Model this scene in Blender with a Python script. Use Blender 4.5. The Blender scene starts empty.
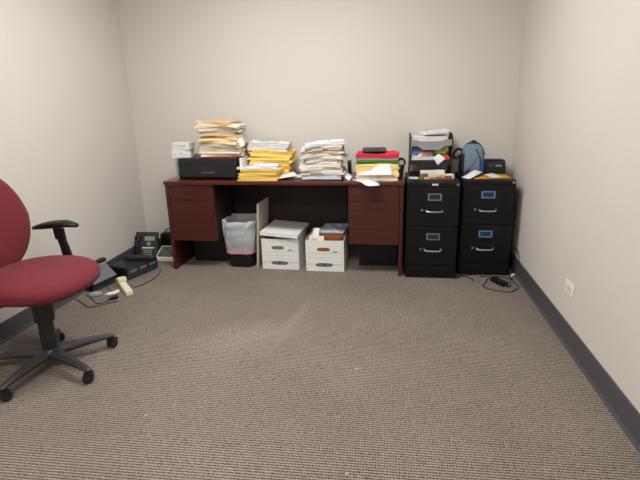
import bpy, bmesh, math, random
from mathutils import Vector, Matrix, noise
R = random.Random(7)
C = bpy.context.scene.collection
PI = math.pi
rad = math.radians

# ------------------------------------------------------------------ materials
def lin(c):
    return tuple(((v/255)/12.92 if v/255 <= .04045 else (((v/255)+.055)/1.055)**2.4) for v in c) + (1,)

def mat(name, rgb, rough=.6, spec=.5, metal=0, var=.0, scale=30, bump=0, bscale=200, alpha=1, trans=0, coat=0, sheen=0):
    m = bpy.data.materials.new(name); m.use_nodes = True
    nt = m.node_tree; b = nt.nodes['Principled BSDF']
    b.inputs['Base Color'].default_value = lin(rgb)
    b.inputs['Roughness'].default_value = rough
    b.inputs['Specular IOR Level'].default_value = spec
    b.inputs['Metallic'].default_value = metal
    b.inputs['Alpha'].default_value = alpha
    b.inputs['Transmission Weight'].default_value = trans
    b.inputs['Coat Weight'].default_value = coat
    b.inputs['Sheen Weight'].default_value = sheen
    tc = nt.nodes.new('ShaderNodeTexCoord')
    n = nt.nodes.new('ShaderNodeTexNoise'); n.inputs['Scale'].default_value = scale; n.inputs['Detail'].default_value = 4
    nt.links.new(tc.outputs['Object'], n.inputs['Vector'])
    if var:
        mx = nt.nodes.new('ShaderNodeMix'); mx.data_type = 'RGBA'
        c = lin(rgb)
        mx.inputs[6].default_value = tuple(max(0, v*(1-var)) for v in c[:3]) + (1,)
        mx.inputs[7].default_value = tuple(min(1, v*(1+var)) for v in c[:3]) + (1,)
        nt.links.new(n.outputs['Fac'], mx.inputs[0]); nt.links.new(mx.outputs[2], b.inputs['Base Color'])
    if bump:
        n2 = nt.nodes.new('ShaderNodeTexNoise'); n2.inputs['Scale'].default_value = bscale; n2.inputs['Detail'].default_value = 3
        nt.links.new(tc.outputs['Object'], n2.inputs['Vector'])
        bp = nt.nodes.new('ShaderNodeBump'); bp.inputs['Strength'].default_value = bump; bp.inputs['Distance'].default_value = .004
        nt.links.new(n2.outputs['Fac'], bp.inputs['Height']); nt.links.new(bp.outputs['Normal'], b.inputs['Normal'])
    return m

def lines_mat(name, rgb, rgb2, freq=420, rough=.85):
    """paper bundle: thin stripes along local z (the sheet edges)"""
    m = mat(name, rgb, rough, .2); nt = m.node_tree; b = nt.nodes['Principled BSDF']
    tc = nt.nodes.new('ShaderNodeTexCoord'); mp = nt.nodes.new('ShaderNodeMapping')
    mp.inputs['Scale'].default_value = (3, 3, freq)
    n = nt.nodes.new('ShaderNodeTexNoise'); n.inputs['Scale'].default_value = 1; n.inputs['Detail'].default_value = 2
    rp = nt.nodes.new('ShaderNodeValToRGB')
    rp.color_ramp.elements[0].position = .38; rp.color_ramp.elements[0].color = lin(rgb2)
    rp.color_ramp.elements[1].position = .55; rp.color_ramp.elements[1].color = lin(rgb)
    nt.links.new(tc.outputs['Object'], mp.inputs['Vector']); nt.links.new(mp.outputs[0], n.inputs['Vector'])
    nt.links.new(n.outputs['Fac'], rp.inputs[0]); nt.links.new(rp.outputs[0], b.inputs['Base Color'])
    return m

def wood(name, c0, c1, rough=.38, axis='X', coat=.25):
    m = mat(name, c0, rough, .45, coat=coat); nt = m.node_tree; b = nt.nodes['Principled BSDF']
    tc = nt.nodes.new('ShaderNodeTexCoord'); mp = nt.nodes.new('ShaderNodeMapping')
    mp.inputs['Scale'].default_value = {'X': (1.6, 30, 30), 'Z': (30, 30, 1.6)}[axis]
    n = nt.nodes.new('ShaderNodeTexNoise'); n.inputs['Scale'].default_value = 1.3; n.inputs['Detail'].default_value = 6; n.inputs['Distortion'].default_value = .6
    rp = nt.nodes.new('ShaderNodeValToRGB')
    rp.color_ramp.elements[0].position = .33; rp.color_ramp.elements[0].color = lin(c0)
    rp.color_ramp.elements[1].position = .68; rp.color_ramp.elements[1].color = lin(c1)
    nt.links.new(tc.outputs['Object'], mp.inputs['Vector']); nt.links.new(mp.outputs[0], n.inputs['Vector'])
    nt.links.new(n.outputs['Fac'], rp.inputs[0]); nt.links.new(rp.outputs[0], b.inputs['Base Color'])
    return m

def carpet():
    m = bpy.data.materials.new('carpet'); m.use_nodes = True
    nt = m.node_tree; b = nt.nodes['Principled BSDF']; L = nt.links.new; N = nt.nodes.new
    b.inputs['Roughness'].default_value = .95; b.inputs['Specular IOR Level'].default_value = .08
    tc = N('ShaderNodeTexCoord')
    def wave(direction, scale, dist):
        w = N('ShaderNodeTexWave'); w.bands_direction = direction; w.inputs['Scale'].default_value = scale
        w.inputs['Distortion'].default_value = dist; w.inputs['Detail'].default_value = 2; w.inputs['Detail Scale'].default_value = 6
        L(tc.outputs['Object'], w.inputs['Vector']); return w
    # wave period = 2*pi/20/scale m : 12 mm loops in rows 15 mm apart
    wy = wave('Y', .3142/.0140, 2.2); wx = wave('X', .3142/.0112, 2.4)
    mul = N('ShaderNodeMath'); mul.operation = 'MULTIPLY'; L(wy.outputs['Fac'], mul.inputs[0])
    ad = N('ShaderNodeMath'); ad.operation = 'MULTIPLY_ADD'; L(wx.outputs['Fac'], ad.inputs[0]); ad.inputs[1].default_value = .5; ad.inputs[2].default_value = .5
    L(ad.outputs[0], mul.inputs[1])
    nf = N('ShaderNodeTexNoise'); nf.inputs['Scale'].default_value = 170; nf.inputs['Detail'].default_value = 3
    L(tc.outputs['Object'], nf.inputs['Vector'])
    mixn = N('ShaderNodeMath'); mixn.operation = 'MULTIPLY_ADD'; L(nf.outputs['Fac'], mixn.inputs[0]); mixn.inputs[1].default_value = 1.7
    sh = N('ShaderNodeMath'); sh.operation = 'SUBTRACT'; L(mul.outputs[0], sh.inputs[0]); sh.inputs[1].default_value = .74
    L(sh.outputs[0], mixn.inputs[2])
    rp = N('ShaderNodeValToRGB')
    rp.color_ramp.elements[0].position = .05; rp.color_ramp.elements[0].color = lin((60, 53, 49))
    rp.color_ramp.elements[1].position = .8; rp.color_ramp.elements[1].color = lin((160, 148, 137))
    L(mixn.outputs[0], rp.inputs[0])
    # worn and brushed patches of the pile
    nl = N('ShaderNodeTexNoise'); nl.inputs['Scale'].default_value = 1.7; nl.inputs['Detail'].default_value = 3
    L(tc.outputs['Object'], nl.inputs['Vector'])
    mr = N('ShaderNodeMapRange'); mr.inputs[1].default_value = .3; mr.inputs[2].default_value = .7; mr.inputs[3].default_value = .92; mr.inputs[4].default_value = 1.08
    L(nl.outputs['Fac'], mr.inputs[0])
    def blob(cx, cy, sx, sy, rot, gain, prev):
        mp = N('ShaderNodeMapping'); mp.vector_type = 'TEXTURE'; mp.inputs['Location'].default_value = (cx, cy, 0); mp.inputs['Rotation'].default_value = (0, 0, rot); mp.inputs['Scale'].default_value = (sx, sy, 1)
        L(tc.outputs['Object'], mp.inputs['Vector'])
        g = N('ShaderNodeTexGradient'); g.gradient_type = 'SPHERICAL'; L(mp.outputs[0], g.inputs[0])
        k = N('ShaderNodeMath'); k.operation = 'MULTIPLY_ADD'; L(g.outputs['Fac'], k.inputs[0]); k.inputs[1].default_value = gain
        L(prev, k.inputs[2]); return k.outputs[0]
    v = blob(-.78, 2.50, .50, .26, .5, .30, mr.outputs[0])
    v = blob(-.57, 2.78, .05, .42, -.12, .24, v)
    mg = N('ShaderNodeMix'); mg.data_type = 'RGBA'; mg.blend_type = 'MULTIPLY'; mg.inputs[0].default_value = 1
    L(rp.outputs[0], mg.inputs[6])
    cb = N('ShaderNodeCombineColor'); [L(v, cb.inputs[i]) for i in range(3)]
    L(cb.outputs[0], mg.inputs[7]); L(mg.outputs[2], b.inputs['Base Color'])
    bp = N('ShaderNodeBump'); bp.inputs['Strength'].default_value = .7; bp.inputs['Distance'].default_value = .004
    L(mixn.outputs[0], bp.inputs['Height']); L(bp.outputs['Normal'], b.inputs['Normal'])
    return m

def glow(name, rgb, s):
    m = mat(name, rgb); b = m.node_tree.nodes['Principled BSDF']
    b.inputs['Emission Color'].default_value = lin(rgb); b.inputs['Emission Strength'].default_value = s
    return m

M = dict(
    wall=mat('painted_wall', (208, 202, 195), .85, .25, var=.02, scale=3, bump=.08, bscale=160),
    ceil=mat('ceiling_tile', (225, 222, 215), .9, .1, var=.03, scale=40, bump=.2),
    base=mat('vinyl_base', (75, 75, 78), .5, .4, var=.04),
    carpet=carpet(),
    cherry=wood('cherry_laminate', (60, 20, 17), (76, 27, 22)),
    cherry_top=wood('cherry_top', (72, 28, 22), (94, 42, 33), .3),
    cherry_edge=wood('cherry_edge', (64, 24, 18), (80, 33, 25), .4),
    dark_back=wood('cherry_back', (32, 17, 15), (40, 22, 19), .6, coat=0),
    black_metal=mat('black_enamel', (13, 13, 14), .42, .3, var=.06, bump=.08, bscale=500),
    chrome=mat('brushed_chrome', (190, 188, 184), .28, .5, 1),
    blue_frame=mat('blue_frame', (96, 132, 176), .4),
    slip=mat('label_slip', (30, 36, 44), .5),
    slip_blue=mat('label_slip_blue', (24, 42, 64), .5),
    black=mat('black_plastic', (14, 14, 15), .45, .45, var=.06),
    black_soft=mat('black_satin', (34, 34, 36), .5, .4, var=.05),
    grey_black=mat('charcoal_plastic', (46, 46, 48), .42, .5, var=.05, bump=.05),
    red=mat('red_fabric', (113, 42, 50), .9, .2, var=.10, scale=260, bump=.3, bscale=900, sheen=.05),
    tray=mat('tray_plastic', (26, 28, 31), .5, .45, var=.05),
    paper=mat('white_paper', (222, 222, 221), .85, .2, var=.02),
    paper_lines=lines_mat('paper_edges', (236, 233, 226), (176, 170, 160)),
    paper_blue=lines_mat('bluish_paper_edges', (226, 231, 240), (158, 166, 182)),
    manila=mat('manila_card', (230, 206, 160), .8, .2, var=.06, scale=14),
    manila_pale=mat('pale_manila_card', (238, 223, 192), .8, .2, var=.06, scale=14),
    tan=mat('tan_card', (214, 180, 126), .8, .2, var=.06, scale=14),
    redcard=mat('red_card', (150, 40, 34), .7, .3, var=.05),
    pinkcard=mat('crimson_card', (206, 40, 62), .6, .3, var=.04),
    greencard=mat('green_card', (86, 120, 70), .7, .3, var=.05),
    greycard=mat('grey_card', (150, 142, 130), .8, .2, var=.05),
    yellow=mat('yellow_envelope', (244, 211, 116), .75, .25, var=.06, scale=12, bump=.1, bscale=60),
    yellow_lines=lines_mat('yellow_envelope_edges', (246, 215, 126), (212, 168, 80), 260, .75),
    yellowcard=mat('yellow_card', (240, 226, 96), .7, .3, var=.04),
    gold=mat('gold_envelope', (214, 150, 52), .75, .25, var=.06),
    box=mat('white_boxboard', (226, 225, 221), .8, .25, var=.02),
    boxblue=mat('print_blue', (120, 142, 172), .7),
    boxteal=mat('print_teal', (74, 122, 150), .7),
    boxdark=mat('print_black', (46, 44, 44), .7),
    printgrey=mat('print_grey', (150, 148, 146), .7),
    hole=mat('handle_hole', (112, 108, 100), .8),
    brown=mat('brown_card', (136, 80, 44), .8, .2, var=.12, scale=20),
    bag=mat('bin_bag', (236, 242, 246), .2, .8, alpha=.5, bump=.6, bscale=34),
    pink=mat('drawstring', (226, 140, 142), .6),
    putty=mat('putty_board', (176, 166, 154), .85, .2, var=.05),
    cream=mat('cream_plastic', (222, 216, 180), .45, .4),
    outlet=mat('ivory_plastic', (226, 222, 212), .4, .4),
    greyplastic=mat('grey_plastic', (108, 112, 118), .5, .4, var=.04),
    midgrey=mat('mid_grey_plastic', (140, 142, 144), .5, .4),
    lcd=mat('lcd', (150, 160, 148), .3),
    bagblue=mat('slate_blue_fabric', (112, 127, 143), .8, .2, var=.08, scale=60, bump=.2),
    bagblue2=mat('bright_blue_fabric', (36, 84, 168), .7, .3, var=.08),
    navy=mat('navy_plastic', (38, 48, 72), .4, .4),
    wrap=mat('painted_glints', (46, 50, 58), .25, .6, var=.9, scale=34, bump=.8, bscale=50),  # grey and black mottling paints reflections of clear plastic into the base colour
    green=mat('green_plastic', (62, 120, 60), .5),
    lime=mat('lime_paper', (176, 206, 70), .7),
    orange=mat('orange_red_plastic', (214, 62, 40), .45),
    printed=mat('printed_blue', (90, 100, 170), .7),
    printed_red=mat('printed_red', (206, 130, 120), .7),
    lamp=glow('lamp_diffuser', (252, 252, 250), 29.5),
    rust=mat('rust_card', (150, 84, 48), .7, var=.2, scale=40),
    silver=mat('silver_metal', (170, 168, 160), .35, .5, .8),
)

# ------------------------------------------------------------------ mesh helpers
class B:
    def __init__(s): s.bm = bmesh.new()
    def face(s, vs):
        try: return s.bm.faces.new(vs)
        except ValueError: return None
    def box(s, x0, x1, y0, y1, z0, z1, mtx=None):
        v = [s.bm.verts.new((x, y, z)) for x in (x0, x1) for y in (y0, y1) for z in (z0, z1)]
        for f in ((0,1,3,2),(4,6,7,5),(0,4,5,1),(2,3,7,6),(0,2,6,4),(1,5,7,3)): s.face([v[i] for i in f])
        if mtx is not None:
            for q in v: q.co = mtx @ q.co
        return s
    def loft(s, rings, closed=True, cap=True):
        rs = [[s.bm.verts.new(p) for p in r] for r in rings]
        n = len(rs[0])
        for a, b in zip(rs, rs[1:]):
            for i in range(n if closed else n-1):
                j = (i+1) % n; s.face([a[i], a[j], b[j], b[i]])
        if cap and closed:
            s.face(list(reversed(rs[0]))); s.face(rs[-1])
        return s
    def cyl(s, p0, p1, r0, r1=None, n=16):
        r1 = r0 if r1 is None else r1
        p0, p1 = Vector(p0), Vector(p1); d = (p1-p0).normalized()
        a = d.orthogonal().normalized(); b = d.cross(a)
        ring = lambda p, r: [p + r*(math.cos(2*PI*i/n)*a + math.sin(2*PI*i/n)*b) for i in range(n)]
        return s.loft([ring(p0, r0), ring(p1, r1)])
    def lathe(s, prof, n=20, c=(0,0,0)):
        return s.loft([[(c[0]+r*math.cos(2*PI*i/n), c[1]+r*math.sin(2*PI*i/n), c[2]+z) for i in range(n)] for r, z in prof])
    def tube(s, pts, r, n=6, sub=6):
        P = [Vector(p) for p in pts]; out = []
        if len(P) > 2:
            Q = [2*P[0]-P[1]] + P + [2*P[-1]-P[-2]]
            for i in range(1, len(Q)-2):
                for k in range(sub):
                    t = k/sub; a, b, c, d = Q[i-1:i+3]
                    out.append(.5*((2*b)+(c-a)*t+(2*a-5*b+4*c-d)*t*t+(3*b-a-3*c+d)*t**3))
            out.append(P[-1])
        else: out = P
        rings = []; a = None
        for i, p in enumerate(out):
            d = (out[min(i+1, len(out)-1)] - out[max(i-1, 0)]).normalized()
            a = d.orthogonal().normalized() if a is None else (a - d*a.dot(d)).normalized()
            b = d.cross(a)
            rings.append([p + r*(math.cos(2*PI*k/n)*a + math.sin(2*PI*k/n)*b) for k in range(n)])
        return s.loft(rings)
    def prism(s, pts, y0, y1, axis='y'):
        f = {'y': lambda p, t: (p[0], t, p[1]), 'x': lambda p, t: (t, p[0], p[1]), 'z': lambda p, t: (p[0], p[1], t)}[axis]
        return s.loft([[f(p, y0) for p in pts], [f(p, y1) for p in pts]])
    def oval(s, cx, cz, w, h, y0, y1, n=24, e=2):
        pts = []
        for i in range(n):
            t = 2*PI*i/n; c, q = math.cos(t), math.sin(t)
            pts.append((cx + w/2*math.copysign(abs(c)**(2/e), c), cz + h/2*math.copysign(abs(q)**(2/e), q)))
        return s.prism(pts, y0, y1)

def obj(name, b, m, parent=None, bevel=0, smooth=False, loc=None, rot=None, sub=0, solid=0):
    me = bpy.data.meshes.new(name)
    bmesh.ops.recalc_face_normals(b.bm, faces=b.bm.faces[:])
    b.bm.to_mesh(me); b.bm.free()
    me.materials.append(M[m] if isinstance(m, str) else m)
    o = bpy.data.objects.new(name, me); C.objects.link(o)
    if parent: o.parent = parent
    if loc: o.location = loc
    if rot: o.rotation_euler = rot
    if smooth:
        for p in me.polygons: p.use_smooth = True
    if solid:
        k = o.modifiers.new('s', 'SOLIDIFY'); k.thickness = solid; k.offset = 0
    if bevel:
        k = o.modifiers.new('b', 'BEVEL'); k.width = bevel; k.segments = 2; k.limit_method = 'ANGLE'; k.angle_limit = rad(40)
    if sub:
        k = o.modifiers.new('u', 'SUBSURF'); k.levels = sub; k.render_levels = sub
    return o

def tag(o, label, cat, group=None):
    o['label'] = label; o['category'] = cat
    if group: o['group'] = group
    return o
def thing(name, label, cat, loc=(0,0,0), rz=0, group=None):
    o = bpy.data.objects.new(name, None); C.objects.link(o)
    o.empty_display_size = .05
    o.location = loc; o.rotation_euler = (0, 0, rz)
    return tag(o, label, cat, group)
def struct(name, b, m, bevel=0):
    o = obj(name, b, m, bevel=bevel); o['kind'] = 'structure'; return o
def copy_tree(o, parent=None):
    c = o.copy(); C.objects.link(c); c.parent = parent
    for ch in list(o.children): copy_tree(ch, c)
    return c

def se(rx, ry, e, n=40):
    out = []
    for i in range(n):
        t = 2*PI*i/n; c, q = math.cos(t), math.sin(t)
        out.append((rx*math.copysign(abs(c)**(2/e), c), ry*math.copysign(abs(q)**(2/e), q)))
    return out

# ------------------------------------------------------------------ room
XL, XR, YB, YF, ZC = -2.245, .984, 4.11, -1.3, 2.6
struct('floor', B().box(XL-.1, XR+.1, YF-.1, YB+.1, -.1, 0), 'carpet')
struct('ceiling', B().box(XL-.1, XR+.1, YF-.1, YB+.1, ZC, ZC+.1), 'ceil')
struct('wall_back', B().box(XL-.1, XR+.1, YB, YB+.1, 0, ZC), 'wall')
struct('wall_left', B().box(XL-.1, XL, YF, YB, 0, ZC), 'wall')
struct('wall_right', B().box(XR, XR+.1, YF, YB, 0, ZC), 'wall')
struct('wall_front', B().box(XL-.1, XR+.1, YF-.1, YF, 0, ZC), 'wall')
def cove(sign_x):   # rubber cove base: flat strip with a small toe at the carpet
    return [(0, 0), (.016, 0), (.016, .006), (.009, .016), (.007, .03), (.007, .112), (.004, .118), (0, .118)]
pr = cove(1)
struct('baseboard_left', B().prism([(XL+x, z) for x, z in pr], YF, YB, 'y'), 'base')
struct('baseboard_right', B().prism([(XR-x, z*1.08) for x, z in pr], YF, YB, 'y'), 'base')
struct('baseboard_back', B().prism([(YB-x, z) for x, z in pr], XL+.016, XR-.016, 'x'), 'base')
struct('baseboard_front', B().prism([(YF+x, z) for x, z in pr], XL+.016, XR-.016, 'x'), 'base')

for i, (x, y, w) in enumerate([(-.66, 2.55, 'nearer the back wall'), (-.66, .05, 'over the middle of the room')]):
    t = thing('ceiling_light', 'white recessed fluorescent ceiling light ' + w, 'ceiling light', (x, y, ZC), 0, 'ceiling lights')
    fr = B()
    for a in (-1, 1):
        fr.box(a*.60-.02, a*.60+.02, -.32, .32, -.014, 0); fr.box(-.58, .58, a*.30-.02, a*.30+.02, -.014, 0)
    obj('frame', fr, 'outlet', t)
    obj('diffuser', B().box(-.58, .58, -.28, .28, -.009, -.001), 'lamp', t)

# outlet on the right wall (mounted sideways)
t = thing('wall_outlet', 'white double power outlet mounted sideways low on the right wall', 'outlet', (XR, 2.60, .316))
obj('cover_plate', B().box(-.006, 0, -.062, .062, -.036, .036), 'outlet', t, bevel=.002)
for s in (-1, 1):
    so = obj('socket', B().box(-.009, -.006, s*.026-.017, s*.026+.017, -.017, .017), 'outlet', t, bevel=.001)
    for k in (-1, 1):
        obj('slot', B().box(-.0095, -.009, s*.026-.008, s*.026+.004, k*.007-.0012, k*.007+.0012), 'printgrey', so)
obj('screw', B().cyl((-.007, 0, 0), (-.0062, 0, 0), .003, n=10), 'silver', t)

# ------------------------------------------------------------------ desk
DX, DY, DR = -1.772, 3.588, math.atan2(3.556-3.588, 1.888)
T = .741
desk = thing('office_desk', 'long dark cherry office desk with two hanging drawer pedestals, covered in paper stacks', 'desk', (DX, DY, 0), DR)
DL, DD = 1.888, .51
obj('desk_top', B().box(0, DL, 0, DD, T-.028, T), 'cherry_top', desk, bevel=.004)
obj('side_panel', B().box(.006, .034, .012, DD-.01, 0, T-.028), 'cherry', desk, bevel=.002)
obj('side_panel', B().box(DL-.034, DL-.006, .012, DD-.01, 0, T-.028), 'cherry', desk, bevel=.002)
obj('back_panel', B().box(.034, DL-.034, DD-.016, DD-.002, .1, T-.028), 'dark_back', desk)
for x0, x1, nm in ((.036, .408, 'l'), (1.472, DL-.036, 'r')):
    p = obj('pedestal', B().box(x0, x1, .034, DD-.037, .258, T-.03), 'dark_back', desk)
    obj('drawer', B().box(x0+.001, x1-.001, .014, .033, .5905, T-.031), 'cherry', p, bevel=.0006)
    obj('drawer', B().box(x0+.001, x1-.001, .014, .033, .252, .588), 'cherry', p, bevel=.0006)
    obj('dark_panel', B().box(x0+.06, x1-.012, .25, .262, 0, .258), 'black', desk)  # upright black sheet set back under each pedestal

# ------------------------------------------------------------------ filing cabinets
def cabinet(x, y, depth, label, blue):
    W, H = .381, .735
    t = thing('filing_cabinet', label, 'filing cabinet', (x, y, 0), 0, 'black two-drawer filing cabinets')
    bd = B().box(0, W, .02, depth, 0, H)
    obj('body', bd, 'black_metal', t, bevel=.003)
    obj('top_rail', B().box(.004, W-.004, .004, .02, .705, H-.002), 'black_metal', t, bevel=.001)
    obj('base_panel', B().box(.006, W-.006, .001, .02, .002, .098), 'black_metal', t, bevel=.001)
    lk = obj('lock', B().cyl((W-.02, .004, .72), (W-.02, -.004, .72), .009, n=16), 'chrome', t, smooth=False)
    obj('keyhole', B().box(W-.021, W-.019, -.0045, -.004, .715, .725), 'slip', lk)
    if not blue:
        bg = obj('badge', B().box(.178, .222, .001, .004, .714, .727), 'outlet', t, bevel=.002)
        obj('emblem', B().box(.186, .214, .0006, .001, .719, .722), 'printgrey', bg)
    for z0, z1 in ((.405, .700), (.103, .400)):
        d = obj('drawer', B().box(.008, W-.008, 0, .02, z0, z1), 'black_metal', t, bevel=.004)
        zc = z1-.07; xc = .200 if not blue else .187
        lh = B()
        for a in (-1, 1):
            lh.box(xc+a*.044-.005, xc+a*.044+.005, -.006, 0, zc-.026, zc+.026); lh.box(xc-.04, xc+.04, -.006, 0, zc+a*.022-.004, zc+a*.022+.004)
        h = obj('label_holder', lh, 'blue_frame' if blue else 'chrome', d)
        obj('label_slip', B().box(xc-.039, xc+.039, -.003, -.0005, zc-.018, zc+.018), 'slip_blue' if blue else 'slip', h)
        zh = z1-.172 if not blue else z1-.185
        hb = B().tube([(xc-.060, .0, zh+.004), (xc-.058, -.020, zh+.002), (xc-.045, -.030, zh-.003), (xc, -.032, zh-.004), (xc+.045, -.030, zh-.003), (xc+.058, -.020, zh+.004), (xc+.060, 0, zh+.008)], .0075, 8)
        obj('handle', hb, 'chrome', d, smooth=True)
        obj('thumb_latch', B().box(xc-.096, xc-.080, -.012, 0, zh-.003, zh+.012), 'chrome', d, bevel=.003)
    return t
cabinet(.1335, 3.548, .52, 'black two-drawer filing cabinet beside the desk, with silver label frames', False)
cabinet(.5410, 3.645, .44, 'black two-drawer filing cabinet in the corner, with blue label frames', True)

# ------------------------------------------------------------------ paper stacks
ORD = ['topmost', 'second from top', 'third from top', 'fourth from top', 'fifth from top', 'sixth from top', 'seventh from top', 'eighth from top', 'ninth from top', 'tenth from top',
       'eleventh from top', 'twelfth from top', 'thirteenth from top', 'fourteenth from top', 'fifteenth from top', 'sixteenth from top', 'seventeenth from top', 'eighteenth from top', 'nineteenth from top', 'twentieth from top']
def warp_fn(cx, cy, tx, ty, droop, seed):
    def f(x, y, h):           # h: 0 bottom .. 1 top of the stack
        dx, dy = x-cx, y-cy
        n = noise.noise(Vector((x*7+seed, y*7, h*3)))*.016
        return h*(tx*dx + ty*dy - droop*(dx*dx+dy*dy)) + h*n
    return f
def sheet_block(name, m, cx, cy, z0, th, w, d, rot, wf, h, parent=None, ragged=.004, nx=10, ny=8, h1=None):
    """a bundle (or one sheet) whose faces follow the sag of its stack"""
    b = B(); c, s = math.cos(rot), math.sin(rot)
    def pos(i, j, k):
        u = (i/nx-.5)*w; v = (j/ny-.5)*d
        if i in (0, nx): u += R.uniform(-ragged, ragged)
        if j in (0, ny): v += R.uniform(-ragged, ragged)
        x, y = cx+u*c-v*s, cy+u*s+v*c
        za = wf(x, y, h) if wf else 0
        zb = wf(x, y, h if h1 is None else h1) if wf else 0
        return x-cx, y-cy, za if not k else max(zb+th, za+.002)
    lay = []
    st = R.getstate()
    for k in (0, 1):
        R.setstate(st)
        lay.append([[b.bm.verts.new(pos(i, j, k)) for j in range(ny+1)] for i in range(nx+1)])
    lo, hi = lay
    for i in range(nx):
        for j in range(ny):
            b.face([lo[i][j], lo[i][j+1], lo[i+1][j+1], lo[i+1][j]]); b.face([hi[i][j], hi[i+1][j], hi[i+1][j+1], hi[i][j+1]])
    for i in range(nx):
        b.face([lo[i][0], lo[i+1][0], hi[i+1][0], hi[i][0]]); b.face([lo[i][ny], hi[i][ny], hi[i+1][ny], lo[i+1][ny]])
    for j in range(ny):
        b.face([lo[0][j], hi[0][j], hi[0][j+1], lo[0][j+1]]); b.face([lo[nx][j], lo[nx][j+1], hi[nx][j+1], hi[nx][j]])
    o = obj(name, b, m, parent)
    o.location = (0, 0, 0) if parent else (cx, cy, z0)
    return o
def folder(name, label, cat, group, m, pm, cx, cy, z0, th, w, d, rot, wf, h, h1):
    t = thing(name, label, cat, (cx, cy, z0), 0, group)
    c, s = math.cos(rot), math.sin(rot); b = B(); nx, ny = 10, 8
    tab0, tab1 = R.choice([(1, 3), (3, 5), (5, 7)])
    rows = []
    prof = [(-.5+.5*0+j/ny, 0) for j in range(ny, -1, -1)] + [(-.506, .5)] + [(-.5+j/ny*.97, 1) for j in range(ny+1)]
    for v_, k in prof:
        row = []
        for i in range(nx+1):
            u = (i/nx-.5)*w; v = v_*d
            if v_ == .5 and k == 0 and tab0 <= i <= tab1: v += .012
            x, y = cx+u*c-v*s, cy+u*s+v*c
            za = wf(x, y, h); zb = max(wf(x, y, h1)+th-.0014, za+.0045)
            row.append((x-cx, y-cy, za + .0006 + k*(zb-za)))
        rows.append(row)
    b.loft(rows, closed=False, cap=False)
    obj('cover', b, m, t, solid=.0010)
    q = sheet_block('papers', pm, cx, cy, z0, th-.0044, w*.955, d*.92, rot, lambda x, y, hh: wf(x, y, hh)+.0022, h, parent=t, ragged=.006, h1=h1)
    return t

# loose sheets
def sheet(label, pts, m='paper', name='paper_sheet', cat='paper', n=6, sag=0):
    """one loose sheet from its four corners (bilinear), slightly waved"""
    P = [Vector(p) for p in pts]; o0 = sum(P, Vector())/4
    b = B(); rows = []
    for i in range(n+1):
        row = []
        for j in range(n+1):
            u, v = i/n, j/n
            q = P[0]*(1-u)*(1-v)+P[1]*u*(1-v)+P[2]*u*v+P[3]*(1-u)*v
            q = q + Vector((0, 0, sag*math.sin(PI*u)*math.sin(PI*v)))
            row.append(q-o0)
        rows.append(row)
    b.loft(rows, closed=False, cap=False)
    o = obj(name, b, m, loc=o0, solid=.0012, smooth=True); return tag(o, label, cat)

# --- black tray unit at the desk's left end
def on_desk(x, y): return y
tr = thing('paper_tray', 'wide black plastic paper tray unit under the stack of manila folders', 'paper tray', (-1.425, 3.655, T), DR-.03)
obj('shell', B().box(-.242, .242, .012, .36, .014, .166), 'tray', tr, bevel=.006)
dr = obj('drawer', B().box(-.232, .232, 0, .012, .02, .150), 'tray', tr, bevel=.004)
obj('label_recess', B().box(-.045, .075, -.004, 0, .035, .085), 'black_soft', dr, bevel=.002)
obj('ridge', B().box(-.035, .065, -.006, -.004, .057, .062), 'greyplastic', dr)
for x in (-.21, .21):
    for y in (.035, .33): obj('foot', B().cyl((x, y, 0), (x, y, .014), .014, n=12), 'black', tr)
zt = T + .166
t = obj('binder', B().box(-.011, .011, 0, .26, 0, .164), 'midgrey', loc=(-1.690, 3.70, T), bevel=.002, rot=(0, 0, DR))
tag(t, 'slim pale grey binder standing on edge left of the black tray unit', 'binder')
# small white boxes
for k, (dx, dz, sz, lb) in enumerate([(0, 0, .062, 'lower small white carton beside the manila folder stack, printed with flecks'), (.010, .0625, .056, 'upper small white carton stacked beside the manila folders, printed in blue')]):
    t = thing('carton', lb, 'carton', (-1.672+dx, 3.80, zt+dz), .04 if not dx else -.14, 'small cartons on the tray unit')
    obj('box', B().box(-.078, .078, -.045, .045, 0, sz-.0005), 'box', t, bevel=.002)
    for q in range(4):
        x = -.06+q*.032+R.uniform(-.006, .006); z = sz*R.uniform(.3, .6)
        obj('print_mark', B().box(x, x+R.uniform(.008, .02), -.0454, -.045, z, z+.008), ['printed', 'printgrey', 'greencard', 'boxblue'][q] if k else ['printgrey', 'yellowcard', 'greencard', 'greycard'][q], t)

# --- stack 1: manila folders on the drawer unit
def build_stack(spec, cx, cy, z, wf, where, group, w, d):
    n = len(spec); tot = sum(s[1] for s in spec); zz = z
    for i, s in enumerate(spec):
        kind, th, m, pm, desc, dx, dy, rot, ws = s
        h = (zz-z)/tot; h1 = (zz+th+.0018-z)/tot
        lb = f'{desc}, {ORD[n-1-i]} of {where}'
        if kind == 'f':
            folder('file_folder', lb, 'folder', group, m, pm, cx+dx, cy+dy, zz, th, w*ws, d, rot, wf, h, h1)
        else:
            o = sheet_block({'e': 'envelope', 'p': 'paper_bundle', 'n': 'notebook', 'g': 'plastic_sleeve'}[kind], m, cx+dx, cy+dy, zz, th-.0004, w*ws, d, rot, wf, h, ragged=.005 if kind == 'p' else .002, h1=h1)
            tag(o, lb, {'e': 'envelope', 'p': 'papers', 'n': 'notebook', 'g': 'sleeve'}[kind], group)
        zz += th + .0018
    return zz
spec = [('f', .012, 'redcard', 'paper_lines', 'red folder', -.01, 0, .02, 1.0)]
ths = [.022, .017, .024, .015, .017, .018, .022, .015, .018, .018, .021, .015, .017, .018]
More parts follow.
